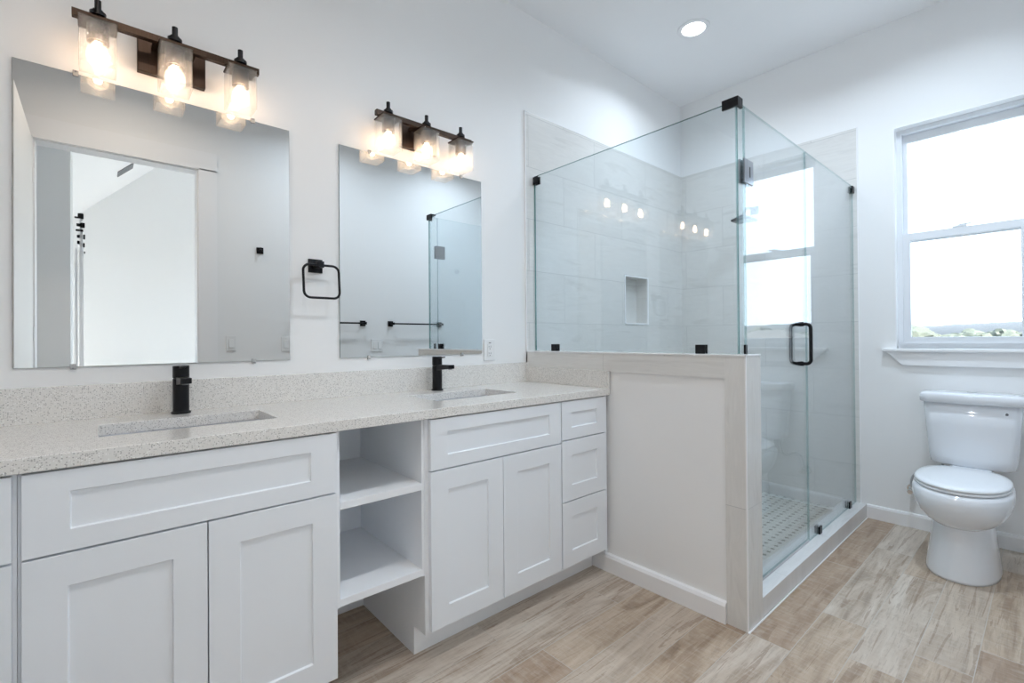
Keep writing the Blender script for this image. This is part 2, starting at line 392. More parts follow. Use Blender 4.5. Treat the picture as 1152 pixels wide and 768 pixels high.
# ------------------------------------------------------------------ structure
struct('floor', B(XL-.1, XW+.1, YB-.12, .1, -.05, 0), m_floor)
struct('floor_bedroom', B(-2.6, 3.8, -7.3, YB-.12, -.05, 0), m_carpet)
struct('ceiling', B(XL-.1, XW+.15, YB-.12, .15, ZC, ZC+.05), m_ceil)
NX0, NX1, NZ0, NZ1 = 2.866, 3.148, 1.255, 1.592
struct('wall_left', wall_y(XL-.1, XW+.15, 0, ZC, 0, .15, [(NX0-.012, NX1+.012, NZ0-.012, NZ1+.012)]), m_wall)
struct('wall_side', B(XL-.1, XL, YB, 0, 0, ZC), m_wall)
WY0, WY1, WZ0, WZ1 = -1.99, -1.400, 1.070, 2.415
struct('wall_far', wall_x(YB-.12, 0, 0, ZC, XW, XW+.15, [(WY0, WY1, WZ0, WZ1)]), m_wall)
DX0, DX1, DZ = -.305, .583, 2.445
struct('wall_near', wall_y(-2.6, 3.8, 0, 5.4, YB-.12, YB, [(DX0, DX1, 0, DZ), ]), m_wall)

# half wall with its tile band and edge trim
struct('wall_half', B(XP+.008, XQ-.008, YE+.008, 0, 0, ZP-.010), m_wall)
bm = bmesh.new(); bx(bm, XP, XP+.008, -1.166, 0, .979, ZP-.003)
struct('trim_1', bm, m_band_y)
struct('trim_2', B(XP, XP+.008, YE+.003, -1.166, 0, ZP-.003), m_band_v)
bm = bmesh.new(); bx(bm, XP-.001, XQ, YE+.004, 0, ZP-.010, ZP)
struct('trim_3', bm, m_curb)
struct('trim_4', B(XP+.004, XQ, YE, YE+.008, 0, ZP-.010), m_endx)
bm = bmesh.new()
bx(bm, XP-.0025, XP+.004, YE-.0015, YE+.003, 0, ZP); bx(bm, XP-.0025, XP+.004, YE-.001, 0, ZP-.0035, ZP+.001)
bx(bm, XP-.001, XQ, YE-.001, YE+.004, ZP-.0035, ZP+.001)
struct('trim_5', bm, m_trim)
struct('trim_6', B(XQ-.008, XQ, YE+.008, 0, 0, ZP-.010), m_tile_y)       # shower side of the half wall
# shower tile
struct('trim_7', wall_y(XP, XW, 0, ZT, -.008, 0, [(NX0-.012, NX1+.012, NZ0-.012, NZ1+.012)]), m_tile_x)
struct('trim_8', B(XW-.008, XW, YT, -.008, 0, ZT), m_tile_y)
bm = bmesh.new(); bx(bm, XP-.005, XP, -.011, 0, ZP, ZT+.003); bx(bm, XP-.005, XW, -.0095, 0, ZT, ZT+.003)
struct('trim_9', bm, m_trim)
bm = bmesh.new(); bx(bm, XW-.0095, XW, YT-.003, YT, .084, ZT+.003); bx(bm, XW-.0095, XW, YT, -.01, ZT, ZT+.003); struct('trim_10', bm, m_trim)
# niche lining
bm = bmesh.new(); d = .09
bx(bm, NX0-.012, NX1+.012, d, d+.01, NZ0-.012, NZ1+.012)
bx(bm, NX0-.012, NX0, -.002, d, NZ0-.012, NZ1+.012); bx(bm, NX1, NX1+.012, -.002, d, NZ0-.012, NZ1+.012)
bx(bm, NX0, NX1, -.002, d, NZ0-.012, NZ0); bx(bm, NX0, NX1, -.002, d, NZ1, NZ1+.012)
struct('wall_niche', bm, m_tile_x)
bm = bmesh.new(); t = .010
for q in ((NX0-t, NX0, NZ0-t, NZ1+t), (NX1, NX1+t, NZ0-t, NZ1+t)): bx(bm, q[0], q[1], -.011, -.002, q[2], q[3])
bx(bm, NX0, NX1, -.011, -.002, NZ0-t, NZ0); bx(bm, NX0, NX1, -.011, -.002, NZ1, NZ1+t)
struct('trim_11', bm, m_trim)
# shower base and curb
struct('floor_shower', B(XQ, XW-.008, -1.125, -.008, .001, .018), m_mosaic)
bm = bmesh.new(); bx(bm, XQ-.002, XW-.0005, YE+.001, -1.125, 0, .084)
struct('trim_12', bm, m_curb, bevel=.002)
bm = bmesh.new(); bx(bm, XP-.004, XW, YE-.006, YE-.001, 0, .004); struct('trim_13', bm, m_trim)
bm = bmesh.new(); bx(bm, XQ, XW-.008, -.016, -.008, .018, .095); bx(bm, XW-.016, XW-.008, -1.125, -.016, .018, .095)
struct('trim_14', bm, m_curb)

def baseboard(name, segs):
    bm = bmesh.new()
    for (x0, y0, x1, y1, nx, ny) in segs:      # run on wall line, n = into room
        prof = [(0, 0), (.013, 0), (.013, .070), (.009, .082), (0, .086)]
        A = [bm.verts.new((x0+nx*p, y0+ny*p, z)) for p, z in prof]; Bv = [bm.verts.new((x1+nx*p, y1+ny*p, z)) for p, z in prof]
        for i in range(5): bm.faces.new((A[i], A[(i+1) % 5], Bv[(i+1) % 5], Bv[i]))
        bm.faces.new(A[::-1]); bm.faces.new(Bv)
    return struct(name, bm, m_trim)
baseboard('baseboard_half', [(XP+.008, -.02, XP+.008, -1.165, -1.6, 0)])
baseboard('baseboard_far', [(XW, YE, XW, YB, -1, 0)])
baseboard('baseboard_near', [(.72, YB, XW-.013, YB, 0, 1)])
baseboard('baseboard_left', [(.557, 0, .864, 0, 0, -1)])

# doorway casing (door wall) and jamb lining
CW, CH = .115, .135
bm = bmesh.new()
for ya, yb in ((YB, YB+.018), (YB-.138, YB-.12)):
    bx(bm, DX0-CW, DX0+.004, ya, yb, 0, DZ+.004); bx(bm, DX1-.004, DX1+CW, ya, yb, 0, DZ+.004); bx(bm, DX0-CW, DX1+CW, ya, yb, DZ-.004, DZ+CH)
bx(bm, DX0, DX0+.012, YB-.12, YB, 0, DZ); bx(bm, DX1-.012, DX1, YB-.12, YB, 0, DZ); bx(bm, DX0+.012, DX1-.012, YB-.12, YB, DZ-.012, DZ)
struct('trim_15', bm, m_trim)

# ------------------------------------------------------------------ window
wnd = obj('window_1', merged(wall_x(WY0, WY1, WZ0, WZ1, XW+.062, XW+.145, [(WY0+.030, WY1-.030, WZ0+.035, WZ1-.030)])), m_vinyl, bevel=.002); wnd['kind'] = 'structure'
bm = merged(wall_x(WY0+.030, WY1-.030, WZ1-.695, WZ1-.030, XW+.105, XW+.130, [(WY0+.050, WY1-.050, WZ1-.650, WZ1-.078)])); obj('upper_sash', bm, m_vinyl, wnd, bevel=.002)
obj('upper_pane', B(XW+.114, XW+.120, WY0+.048, WY1-.048, WZ1-.652, WZ1-.076), m_pane, wnd)
bm = merged(wall_x(WY0+.028, WY1-.028, WZ0+.034, 1.772, XW+.072, XW+.100, [(WY0+.064, WY1-.064, WZ0+.068, 1.727)])); obj('lower_sash', bm, m_vinyl, wnd, bevel=.002)
obj('lower_pane', B(XW+.083, XW+.089, WY0+.062, WY1-.062, WZ0+.066, 1.729), m_pane, wnd)
bm = bmesh.new(); bx(bm, XW+.070, XW+.100, -1.715, -1.655, 1.772, 1.780); cyl(bm, (XW+.084, -1.685, 1.780), .010, .008); bx(bm, XW+.072, XW+.088, -1.735, -1.685, 1.782, 1.790)
obj('sash_lock', bm, m_vinyl, wnd, bevel=.001)
# bright return edge bead and stool / apron
bm = bmesh.new(); bx(bm, XW-.002, XW+.062, WY1-.006, WY1, WZ0, WZ1); bx(bm, XW-.002, XW+.062, WY0, WY0+.006, WZ0, WZ1); bx(bm, XW-.002, XW+.062, WY0+.006, WY1-.006, WZ1-.006, WZ1)
struct('trim_16', bm, m_trim)
struct('trim_17', B(XW-.045, XW+.062, WY0-.062, WY1+.060, WZ0-.019, WZ0), m_trim, bevel=.004)
bm = bmesh.new()
pf = [(WY1+.042, 1.051), (WY1-.035, .969), (WY0+.035, .969), (WY0-.042, 1.051)]
A = [bm.verts.new((XW, y_, z_)) for y_, z_ in pf]; Bv = [bm.verts.new((XW-.022, y_, z_)) for y_, z_ in pf]
for i in range(4): bm.faces.new((A[i], A[(i+1) % 4], Bv[(i+1) % 4], Bv[i]))
bm.faces.new(A); bm.faces.new(Bv[::-1]); struct('trim_18', bm, m_trim, bevel=.002)

# ------------------------------------------------------------------ bedroom seen in the mirror
struct('wall_bedroom', wall_y(-2.6, 3.8, 0, 5.4, -7.1, -7.0, [(1.75, 3.4, .15, 2.6), (-2.4, -.9, .15, 2.3)]), m_wall)  # unseen window openings added so sun and sky brighten the bedroom
struct('wall_bedroom_right', wall_x(-7.0, YB-.12, 0, 5.4, 3.6, 3.7, [(-6.0, -3.4, .4, 2.5)]), m_wall)  # unseen opening added to bring more daylight into the bedroom
struct('wall_bedroom_left', B(-2.6, -2.5, -7.0, YB-.12, 0, 5.4), m_wall)
struct('wall_closet', B(-1.3, -.155, -3.6, -3.1, 0, 2.75), m_wall)
struct('trim_19', B(-1.3, -.155, -3.1, YB-.14, 2.70, 2.75), m_trim)
# vaulted ceiling: rises towards +x at y..., as the mirror shows
bm = bmesh.new()
def vz(x): return 3.028+.98*(x+.108)
prof = [(-2.6, 2.46), (-.69, 2.46), (1.9, vz(1.9)), (3.8, vz(1.9)), (3.8, vz(1.9)+.1), (1.86, vz(1.9)+.1), (-.73, 2.56), (-2.6, 2.56)]
A = [bm.verts.new((x_, -7.1, z_)) for x_, z_ in prof]; Bv = [bm.verts.new((x_, YB-.12, z_)) for x_, z_ in prof]
n_ = len(prof)
for i in range(n_): bm.faces.new((A[i], A[(i+1) % n_], Bv[(i+1) % n_], Bv[i]))
bm.faces.new(A[::-1]); bm.faces.new(Bv); struct('ceiling_bedroom', bm, m_ceil)
bm = bmesh.new()
e = Vector((1, 0, .98)).normalized(); nrm = Vector((.98, 0, -1)).normalized(); c0 = Vector((.285, -6.0, vz(.285)))
for k in range(7):
    c = c0+Vector((0, (k-3)*.036, 0))
    q = [c+e*s_*.11+Vector((0, t_*.013, 0))+nrm*u_ for s_ in (-1, 1) for t_ in (-1, 1) for u_ in (0.001, .012)]
    vs = [bm.verts.new(p) for p in q]
    for f in ((0, 1, 3, 2), (4, 6, 7, 5), (0, 4, 5, 1), (2, 3, 7, 6), (0, 2, 6, 4), (1, 5, 7, 3)): bm.faces.new([vs[i] for i in f])
tag(obj('ceiling_vent', bm, m_grey), 'small grey louvred vent on the sloped bedroom ceiling, seen in the left mirror', 'vent')
# white post with small black pieces near its top
pt = thing('white_post', 'narrow white post with small black fittings at its top, seen through doorway in left mirror', 'post', (-.11, -3.3, 0))
obj('post_board', B(-.135, -.118, -3.31, -3.29, 0, 1.92), m_trim, pt); obj('post_board', B(-.108, -.082, -3.31, -3.28, 0, 1.90), m_trim, pt)
bm = bmesh.new(); bx(bm, -.105, -.085, -3.31, -3.28, 1.90, 2.22); obj('upright', bm, m_trim, pt)
for (x_, z_, a_, b_) in ((-.098, 2.19, .018, .022), (-.120, 2.175, .016, .007), (-.086, 2.115, .014, .020), (-.112, 2.115, .012, .012), (-.105, 2.07, .024, .008), (-.112, 2.02, .009, .012), (-.112, 1.97, .008, .014), (-.076, 2.02, .006, .020), (-.078, 1.95, .006, .018), (-.074, 1.89, .004, .010)):
    bm = bmesh.new(); bx(bm, x_-a_, x_+a_, -3.28, -3.262, z_-b_, z_+b_); obj('black_fitting', bm, m_black, pt, bevel=.004)

# open bathroom door (edge seen in the mirror)
dr = obj('door_1', B(-.345, -.302, YB+.02, -1.30, .012, 2.43), m_door, bevel=.001); dr['kind'] = 'structure'
bm = bmesh.new()
for z_ in (.25, 1.2, 2.2): cyl(bm, (-.300, YB+.014, z_-.045), .006, .09, n=12)
obj('hinge', bm, m_trim, dr)

# ------------------------------------------------------------------ vanity
ZK = .862                                     # cabinet front top
ZCT, TCT = .900, .033
YD = -.596; YF = -.576; YK = -.495            # door face, carcass face, toe kick
def shaker(name, parent, x0, x1, z0, z1, st=.070, rl=.068, rec=.007, label=None):
    bm = bmesh.new(); yf, yb = YD, YF-.001
    O = [(x0, z0), (x1, z0), (x1, z1), (x0, z1)]; I = [(x0+st, z0+rl), (x1-st, z0+rl), (x1-st, z1-rl), (x0+st, z1-rl)]
    s = .0015; J = [(x0+st+s, z0+rl+s), (x1-st-s, z0+rl+s), (x1-st-s, z1-rl-s), (x0+st+s, z1-rl-s)]
    vo = [bm.verts.new((x, yf, z)) for x, z in O]; vi = [bm.verts.new((x, yf, z)) for x, z in I]; vj = [bm.verts.new((x, yf+rec, z)) for x, z in J]; vb = [bm.verts.new((x, yb, z)) for x, z in O]
    for i in range(4):
        j = (i+1) % 4
        bm.faces.new((vo[i], vo[j], vi[j], vi[i])); bm.faces.new((vi[i], vi[j], vj[j], vj[i])); bm.faces.new((vb[i], vb[j], vo[j], vo[i]))
    bm.faces.new(vj); bm.faces.new(vb[::-1])
    return obj(name, bm, m_cab, parent, bevel=.0012)
def carcass(x0, x1, left=True, right=True):
    bm = bmesh.new(); th = .018; zt = ZCT-TCT-.001; yb = -.008
    # side with toe notch, as prism
    for xa in (x0, x1-th):
        pr = [(yb, 0), (YK, 0), (YK, .105), (YF, .105), (YF, zt), (yb, zt)]
        A = [bm.verts.new((xa, y, z)) for y, z in pr]; Bv = [bm.verts.new((xa+th, y, z)) for y, z in pr]
        for i in range(6): bm.faces.new((A[i], A[(i+1) % 6], Bv[(i+1) % 6], Bv[i]))
        bm.faces.new(A[::-1]); bm.faces.new(Bv)
    bx(bm, x0+th, x1-th, YF+.0005, yb, .105, .123)          # bottom
    bx(bm, x0+th, x1-th, YK+.0005, YK+.012, 0, .105)        # toe board
    bx(bm, x0+th, x1-th, YF, YF+.018, .123, .135)
    bx(bm, x0+th, x1-th, yb-.006, yb, .123, zt)             # back
    # face frame
    bx(bm, x0+th, x0+.035, YF, YF+.018, .123, zt); bx(bm, x1-.035, x1-th, YF, YF+.018, .123, zt); bx(bm, x0+.035, x1-.035, YF, YF+.018, zt-.04, zt)
    bx(bm, x0+.035, x1-.035, YF, YF+.018, .66, .70)
    return bm
Z0D = .120
cA = thing('vanity_cabinet', 'white shaker sink cabinet with two doors under the left sink', 'cabinet', (.21, -.3, 0))
obj('body', carcass(-.128, .556), m_cabin, cA)
shaker('drawer_front', cA, -.121, .549, .682, ZK, .076, .048)
shaker('door', cA, -.121, .2135, Z0D, .677, .072, .072); shaker('door', cA, .2165, .549, Z0D, .677, .072, .072)
cB = thing('vanity_cabinet', 'white shaker sink cabinet with two doors under the right sink', 'cabinet', (1.21, -.3, 0))
obj('body', carcass(.865, 1.5485), m_cabin, cB)
shaker('drawer_front', cB, .879, 1.546, .682, ZK, .072, .048)
shaker('door', cB, .879, 1.2085, Z0D, .677, .074, .072); shaker('door', cB, 1.2115, 1.546, Z0D, .677, .074, .072)
cD = thing('drawer_cabinet', 'narrow white cabinet with three stacked drawers beside the half wall', 'cabinet', (1.72, -.3, 0))
obj('body', carcass(1.5495, 1.874), m_cabin, cD)
for z0, z1, rl in ((.690, ZK, .052), (.414, .685, .068), (Z0D, .409, .068)): shaker('drawer', cD, 1.552, 1.862, z0, z1, .066, rl)
obj('filler_strip', B(1.863, 1.879, YF-.012, YF, .105, .866), m_cab, cD)
cL = thing('drawer_cabinet', 'white cabinet of stacked drawers cut off by the left edge', 'cabinet', (-.42, -.3, 0))
obj('body', carcass(-.715, -.129), m_cabin, cL)
for z0, z1, rl in ((.682, ZK, .052), (.404, .677, .068), (Z0D, .399, .068)): shaker('drawer', cL, -.70, -.1355, z0, z1, .066, rl)
# open shelf unit between the cabinets
sh = thing('shelf_unit', 'open white shelves between the two sink cabinets', 'shelf', (.71, -.3, 0))
obj('side_panel', B(.5565, .566, -.573, -.062, .315, .866), m_cabin, sh)
obj('side_panel', B(.855, .8645, -.573, -.062, .315, .866), m_cabin, sh)
obj('back_panel', B(.5565, .8645, -.061, -.055, 0, .866), m_cabin, sh)
for z in (.317, .617): obj('shelf', B(.566, .855, -.574, -.062, z, z+.024), m_cabin, sh, bevel=.001)

# countertop with two sink cut-outs and splashes
SX = [(.003, .430), (1.018, 1.450)]; SY0, SY1 = -.418, -.180
ct = thing('countertop', 'long speckled quartz countertop over the white vanity cabinets', 'countertop', (.58, -.3, ZCT-TCT))
bm = bmesh.new(); plate(XL+.001, XP-.001, -.602, -.001, [(a_, b_, SY0, SY1) for a_, b_ in SX], lambda a, b, c, d: bx(bm, a, b, c, d, ZCT-TCT, ZCT))
bmesh.ops.remove_doubles(bm, verts=bm.verts, dist=1e-5); bm.verts.index_update(); merged(bm)
obj('slab', bm, m_quartz, ct, bevel=.0018)
obj('backsplash', B(XL+.001, XP-.001, -.020, -.001, ZCT, 1.008), m_quartz, ct, bevel=.001)
obj('sidesplash', B(XP-.021, XP-.001, -.600, -.0205, ZCT, .985), m_quartz, ct, bevel=.001)
# undermount sinks
def sink(cx, label):
    t = thing('sink', label, 'sink', (cx, -.3, .74))
    bm = bmesh.new(); hw, y0, y1 = .226, -.429, -.169; zt = ZCT-TCT
    def ring(hw_, ya, yb, z, r=.03, seg=5):
        pts = []
        for px, py, a0 in ((cx+hw_-r, yb-r, 0), (cx-hw_+r, yb-r, 90), (cx-hw_+r, ya+r, 180), (cx+hw_-r, ya+r, 270)):
            for i in range(seg+1):
                a_ = math.radians(a0+90*i/seg); pts.append((px+r*math.cos(a_), py+r*math.sin(a_), z))
        return pts
    rings = [ring(hw+.02, y0-.02, y1+.02, zt-.0005), ring(hw, y0, y1, zt-.0005), ring(hw-.004, y0+.004, y1-.004, zt-.02), ring(hw-.012, y0+.012, y1-.012, zt-.11, .04), ring(hw-.035, y0+.035, y1-.035, zt-.135, .04)]
    outer = [ring(hw-.03, y0+.03, y1-.03, zt-.15, .04), ring(hw+.002, y0-.002, y1+.002, zt-.12, .04), ring(hw+.012, y0-.012, y1+.012, zt-.02), ring(hw+.02, y0-.02, y1+.02, zt-.0005)]
    vs = [[bm.verts.new(p) for p in r] for r in rings]; n = len(vs[0])
    for a, b in zip(vs, vs[1:]):
        for i in range(n): bm.faces.new((a[i], a[(i+1) % n], b[(i+1) % n], b[i]))
    bm.faces.new(vs[-1])
    vo = [[bm.verts.new(p) for p in r] for r in outer]
    for a, b in zip(vo, vo[1:]):
        for i in range(n): bm.faces.new((a[i], a[(i+1) % n], b[(i+1) % n], b[i]))
    bm.faces.new(vo[0])
    obj('basin', bm, m_porc, t, smooth=False, bevel=.002)
    bm = bmesh.new(); lathe(bm, [(0, .0), (.022, 0), (.024, .003), (.018, .005), (0, .005)], (cx, -.30, zt-.135), 24); obj('drain', bm, m_black, t)
sink(.2165, 'white rectangular undermount basin below the left faucet'); sink(1.234, 'white rectangular undermount basin below the right faucet')
# faucets
def faucet(cx, label):
    y = -.075; t = thing('faucet', label, 'faucet', (cx, y, ZCT))
    bm = bmesh.new(); lathe(bm, [(0, 0), (.0285, 0), (.0285, .006), (.0245, .008), (.0235, .010), (.0235, .118), (0, .118)], (cx, y, ZCT), 40); obj('body', bm, m_black, t, bevel=.0006)
    bm = bmesh.new(); lathe(bm, [(0, .119), (.0220, .119), (.0220, .121), (.0240, .1215), (.0240, .160), (.0225, .162), (0, .162)], (cx, y, ZCT), 40)
    obj('handle_cap', bm, m_black, t)
    bm = bmesh.new()
    A = [(cx-.009, y-.01, ZCT+.152), (cx+.009, y-.01, ZCT+.152), (cx+.009, y-.01, ZCT+.160), (cx-.009, y-.01, ZCT+.160)]
    Bq = [(cx-.007, y-.062, ZCT+.158), (cx+.007, y-.062, ZCT+.158), (cx+.007, y-.062, ZCT+.163), (cx-.007, y-.062, ZCT+.163)]
    loft(bm, [A, Bq]); obj('lever', bm, m_black, t, bevel=.001)
    bm = bmesh.new(); loft(bm, [[(cx-.0155, y-.012, ZCT+.098), (cx+.0155, y-.012, ZCT+.098), (cx+.0155, y-.012, ZCT+.124), (cx-.0155, y-.012, ZCT+.124)],
                               [(cx-.0155, y-.125, ZCT+.108), (cx+.0155, y-.125, ZCT+.108), (cx+.0155, y-.125, ZCT+.126), (cx-.0155, y-.125, ZCT+.126)]])
    sp = obj('spout', bm, m_black, t, bevel=.0015)
    bm = bmesh.new(); cyl(bm, (cx, y-.112, ZCT+.104), .0095, .006, n=24); o = obj('aerator', bm, m_grey, t)
    o.parent = sp; o.location = (0, 0, 0)
faucet(.216, 'matte black single lever faucet behind the left sink'); faucet(1.236, 'matte black single lever faucet behind the right sink')

# ------------------------------------------------------------------ mirrors
def mirror(x0, x1, label):
    t = thing('wall_mirror', label, 'mirror', ((x0+x1)/2, 0, 1.068))
    bm = B(x0, x1, -.006, -.001, 1.068, 1.993)
    bm.faces.ensure_lookup_table()
    bmesh.ops.recalc_face_normals(bm, faces=bm.faces)
    for f in bm.faces: f.material_index = 0 if f.normal.y < -.9 else 1
    obj('glass', bm, [m_mirror, m_gedge], t)
    for fx, z, s in ((.18, 1.993, 1), (.83, 1.993, 1), (.17, 1.068, -1), (.83, 1.068, -1)):
        x = x0+(x1-x0)*fx; bm = bmesh.new()
        bx(bm, x-.007, x+.007, -.0095, -.0065, z-.008, z+.010) if s > 0 else bx(bm, x-.007, x+.007, -.0095, -.0065, z-.010, z+.008)
        zc = z+s*.006; bx(bm, x-.007, x+.007, -.0065, -.0002, zc-.004, zc+.004)
        c = obj('clip', bm, m_clip, t, bevel=.001)
        bm = bmesh.new(); cyl(bm, (x, -.0115, zc), .0025, .002, 'y', 12); d_ = obj('screw', bm, m_grey, t); d_.parent = c; d_.location = (0, 0, 0)
mirror(-.188, .587, 'large frameless mirror above the left sink reflecting a doorway')
mirror(.791, 1.564, 'large frameless mirror above the right sink reflecting towel bars')

# ------------------------------------------------------------------ vanity lights
def vanity_light(x0, label):
    """x0 = centre of the first shade"""
    sp = .196; xm = x0+sp; yc = -.090
    t = thing('vanity_light', label, 'wall light', (xm, -.02, 2.12))
    obj('back_plate', B(xm-.097, xm+.097, -.026, -.001, 2.055, 2.178), m_bronze, t, bevel=.002)
    obj('crossbar', B(xm-.256, xm+.256, yc-.011, yc+.011, 2.132, 2.154), m_bronze, t, bevel=.001)
    for s_ in (-1, 1): obj('arm', B(xm+s_*.05-.01, xm+s_*.05+.01, yc+.011, -.026, 2.136, 2.150), m_bronze, t)
    for k in range(3):
        x = x0+k*sp
        obj('cap', B(x-.0465, x+.0465, yc-.0465, yc+.0465, 2.1265, 2.132), m_bronze, t, bevel=.0008)
        bm = bmesh.new(); cyl(bm, (x, yc, 2.154), .0205, .012, n=28); cyl(bm, (x, yc, 2.166), .013, .008, n=24); cyl(bm, (x, yc, 2.174), .0085, .030, n=20); obj('finial', bm, m_black, t, bevel=.0006)
        bm = bmesh.new(); lathe(bm, [(0, 2.1265), (.027, 2.1265), (.027, 2.072), (.0235, 2.072), (.0235, 2.120), (0, 2.120)], (x, yc, 0), 32); so_ = obj('socket', bm, m_bronze, t)
        # glass shade: open-bottomed square box
        h = .044; q = .0405; zt, zb = 2.1262, 1.988
        rg = lambda r, z: [(x-r, yc-r, z), (x+r, yc-r, z), (x+r, yc+r, z), (x-r, yc+r, z)]
        bm = bmesh.new(); loft(bm, [rg(q, zt), rg(h, zt), rg(h, zb), rg(q, zb), rg(q, zt)], False, False)
        bmesh.ops.remove_doubles(bm, verts=bm.verts, dist=1e-6)
        obj('shade', bm, m_seed, t)
        # bulb
        bm = bmesh.new(); lathe(bm, [(.0125, 2.082), (.0135, 2.072), (.019, 2.060), (.027, 2.045), (.030, 2.030), (.0285, 2.016), (.022, 2.005), (.012, 1.9985), (0, 1.997)], (x, yc, 0), 28)
        bl = obj('bulb', bm, m_bulbg, t, smooth=True)
        bm = bmesh.new(); lathe(bm, [(0, 2.074), (.007, 2.068), (.012, 2.050), (.0125, 2.032), (.009, 2.018), (0, 2.014)], (x, yc, 0), 20)
        f = obj('filament', bm, m_fil, t, smooth=True); f.parent = bl; f.location = (0, 0, 0)
        bm = bmesh.new(); cyl(bm, (x, yc, 2.070), .0135, .05, n=20); b2 = obj('bulb_base', bm, m_chrome, t); b2.parent = bl; b2.location = (0, 0, 0)
vanity_light(.005, 'dark bronze three shade vanity light above the left mirror'); vanity_light(.981, 'dark bronze three shade vanity light above the right mirror')

# recessed ceiling lights; the three out of view are added as fill
def can(x, y, label, pw=1.0, tint=(.76, .88, 1.0)):
    t = thing('ceiling_light', label, 'ceiling light', (x, y, ZC))
    bm = bmesh.new(); lathe(bm, [(.068, -.001), (.070, -.006), (.094, -.004), (.096, -.0005), (.068, -.0005)], (x, y, ZC), 48); obj('trim_ring', bm, m_trim, t, smooth=True)
    bm = bmesh.new(); lathe(bm, [(0, -.0045), (.045, -.0045), (.066, -.0035), (.068, -.0010), (0, -.0010)], (x, y, ZC), 48); obj('lens', bm, m_can, t)
    l = bpy.data.lights.new('ceiling_lamp', 'AREA'); l.shape = 'DISK'; l.size = .13; l.energy = CAN_W*pw; l.color = tint; l.spread = math.radians(150)
    o = bpy.data.objects.new('ceiling_lamp', l); C.objects.link(o); o.location = (0, 0, -.010); o.parent = t
can(2.805, -.575, 'round recessed ceiling light above the shower', .75)
can(.15, -1.50, 'added ceiling fill light near the doorway, out of view', .66, (1.0, .86, .72))
can(1.45, -1.54, 'added ceiling fill light facing the right sink cabinet, out of view')
can(2.75, -1.60, 'added ceiling fill light near the toilet, out of view', 1.25, (.72, .86, 1.0))

# ------------------------------------------------------------------ wall accessories
t = thing('towel_ring', 'square matte black towel ring on the wall between the two mirrors', 'towel ring', (.69, 0, 1.455))
obj('mounting_plate', B(.660, .717, -.009, -.0005, 1.427, 1.483), m_black, t, bevel=.001)
obj('post', B(.678, .704, -.066, -.009, 1.443, 1.468), m_black, t, bevel=.001)
bm = bmesh.new(); tube(bm, rrect(.624, .768, 1.318, 1.4535, .026, -.052, 8, .10), .0050, 12, True); obj('ring', bm, m_black, t, smooth=True)

def outlet_plate(x0, x1, z0, z1, y, s, m=m_plate): return B(x0, x1, min(y, y+s*.006), max(y, y+s*.006), z0, z1)
t = thing('outlet', 'white duplex wall outlet right of the right mirror', 'outlet', (1.615, 0, 1.085))
obj('cover_plate', B(1.577, 1.653, -.007, -.0005, 1.028, 1.143), m_plate, t, bevel=.0015)
obj('receptacle', B(1.598, 1.632, -.009, -.0071, 1.052, 1.120), m_plate, t, bevel=.001)
bm = bmesh.new()
for zc in (1.068, 1.104): bx(bm, 1.607, 1.609, -.0095, -.0091, zc-.004, zc+.004); bx(bm, 1.620, 1.622, -.0095, -.0091, zc-.005, zc+.005)
bx(bm, 1.608, 1.622, -.0096, -.0091, 1.122, 1.126)
for zc in (1.056, 1.092): cyl(bm, (1.615, -.0096, zc), .0025, .0004, 'y', 12)
obj('slot', bm, m_dark, t)

def rocker(xs, zc, label, n=1):
    y = YB; w_ = .07+.046*(n-1); t = thing('light_switch', label, 'light switch', (xs, y, zc))
    obj('cover_plate', B(xs-w_/2, xs+w_/2, y+.0005, y+.007, zc-.058, zc+.058), m_plate, t, bevel=.0015)
    for k in range(n):
        c = xs+(k-(n-1)/2)*.046
        bm = bmesh.new(); loft(bm, [[(c-.0165, y+.0071, zc-.033), (c+.0165, y+.0071, zc-.033), (c+.0165, y+.0071, zc+.033), (c-.0165, y+.0071, zc+.033)], [(c-.0155, y+.012, zc-.032), (c+.0155, y+.012, zc-.032), (c+.0155, y+.009, zc+.032), (c-.0155, y+.009, zc+.032)]]); obj('rocker', bm, m_plate, t)
rocker(.792, 1.128, 'single white light switch on the door wall, seen beside doorway in left mirror')
rocker(1.215, 1.118, 'white light switch seen at the right edge of the left mirror', 2)
rocker(2.008, 1.096, 'double white rocker switch below the towel bars, seen in right mirror', 2)
t = thing('robe_hook', 'small square black robe hook on the door wall, seen in left mirror', 'hook', (1.0, YB, 1.88))
obj('mounting_plate', B(.974, 1.024, YB+.0005, YB+.009, 1.853, 1.903), m_black, t, bevel=.001)
bm = bmesh.new(); bx(bm, .991, 1.007, YB+.009, YB+.045, 1.868, 1.884); bx(bm, .991, 1.007, YB+.037, YB+.045, 1.884, 1.898); obj('peg', bm, m_black, t, bevel=.002)
def towel_bar(x0, x1, label):
    z = 1.302; t = thing('towel_bar', label, 'towel bar', ((x0+x1)/2, YB, z))
    for x in (x0, x1):
        p = obj('bracket', bx(B(x-.026, x+.026, YB+.0005, YB+.009, z-.026, z+.026), x-.012, x+.012, YB+.009, YB+.072, z-.012, z+.012), m_black, t, bevel=.001)
    obj('bar', B(x0+.012, x1-.012, YB+.052, YB+.066, z-.007, z+.007), m_black, t, bevel=.001)
towel_bar(1.27, 1.865, 'black towel bar ending near the switch, cut off by left edge of right mirror')
towel_bar(2.145, 2.70, 'black towel bar behind the glass reflection in the right mirror')

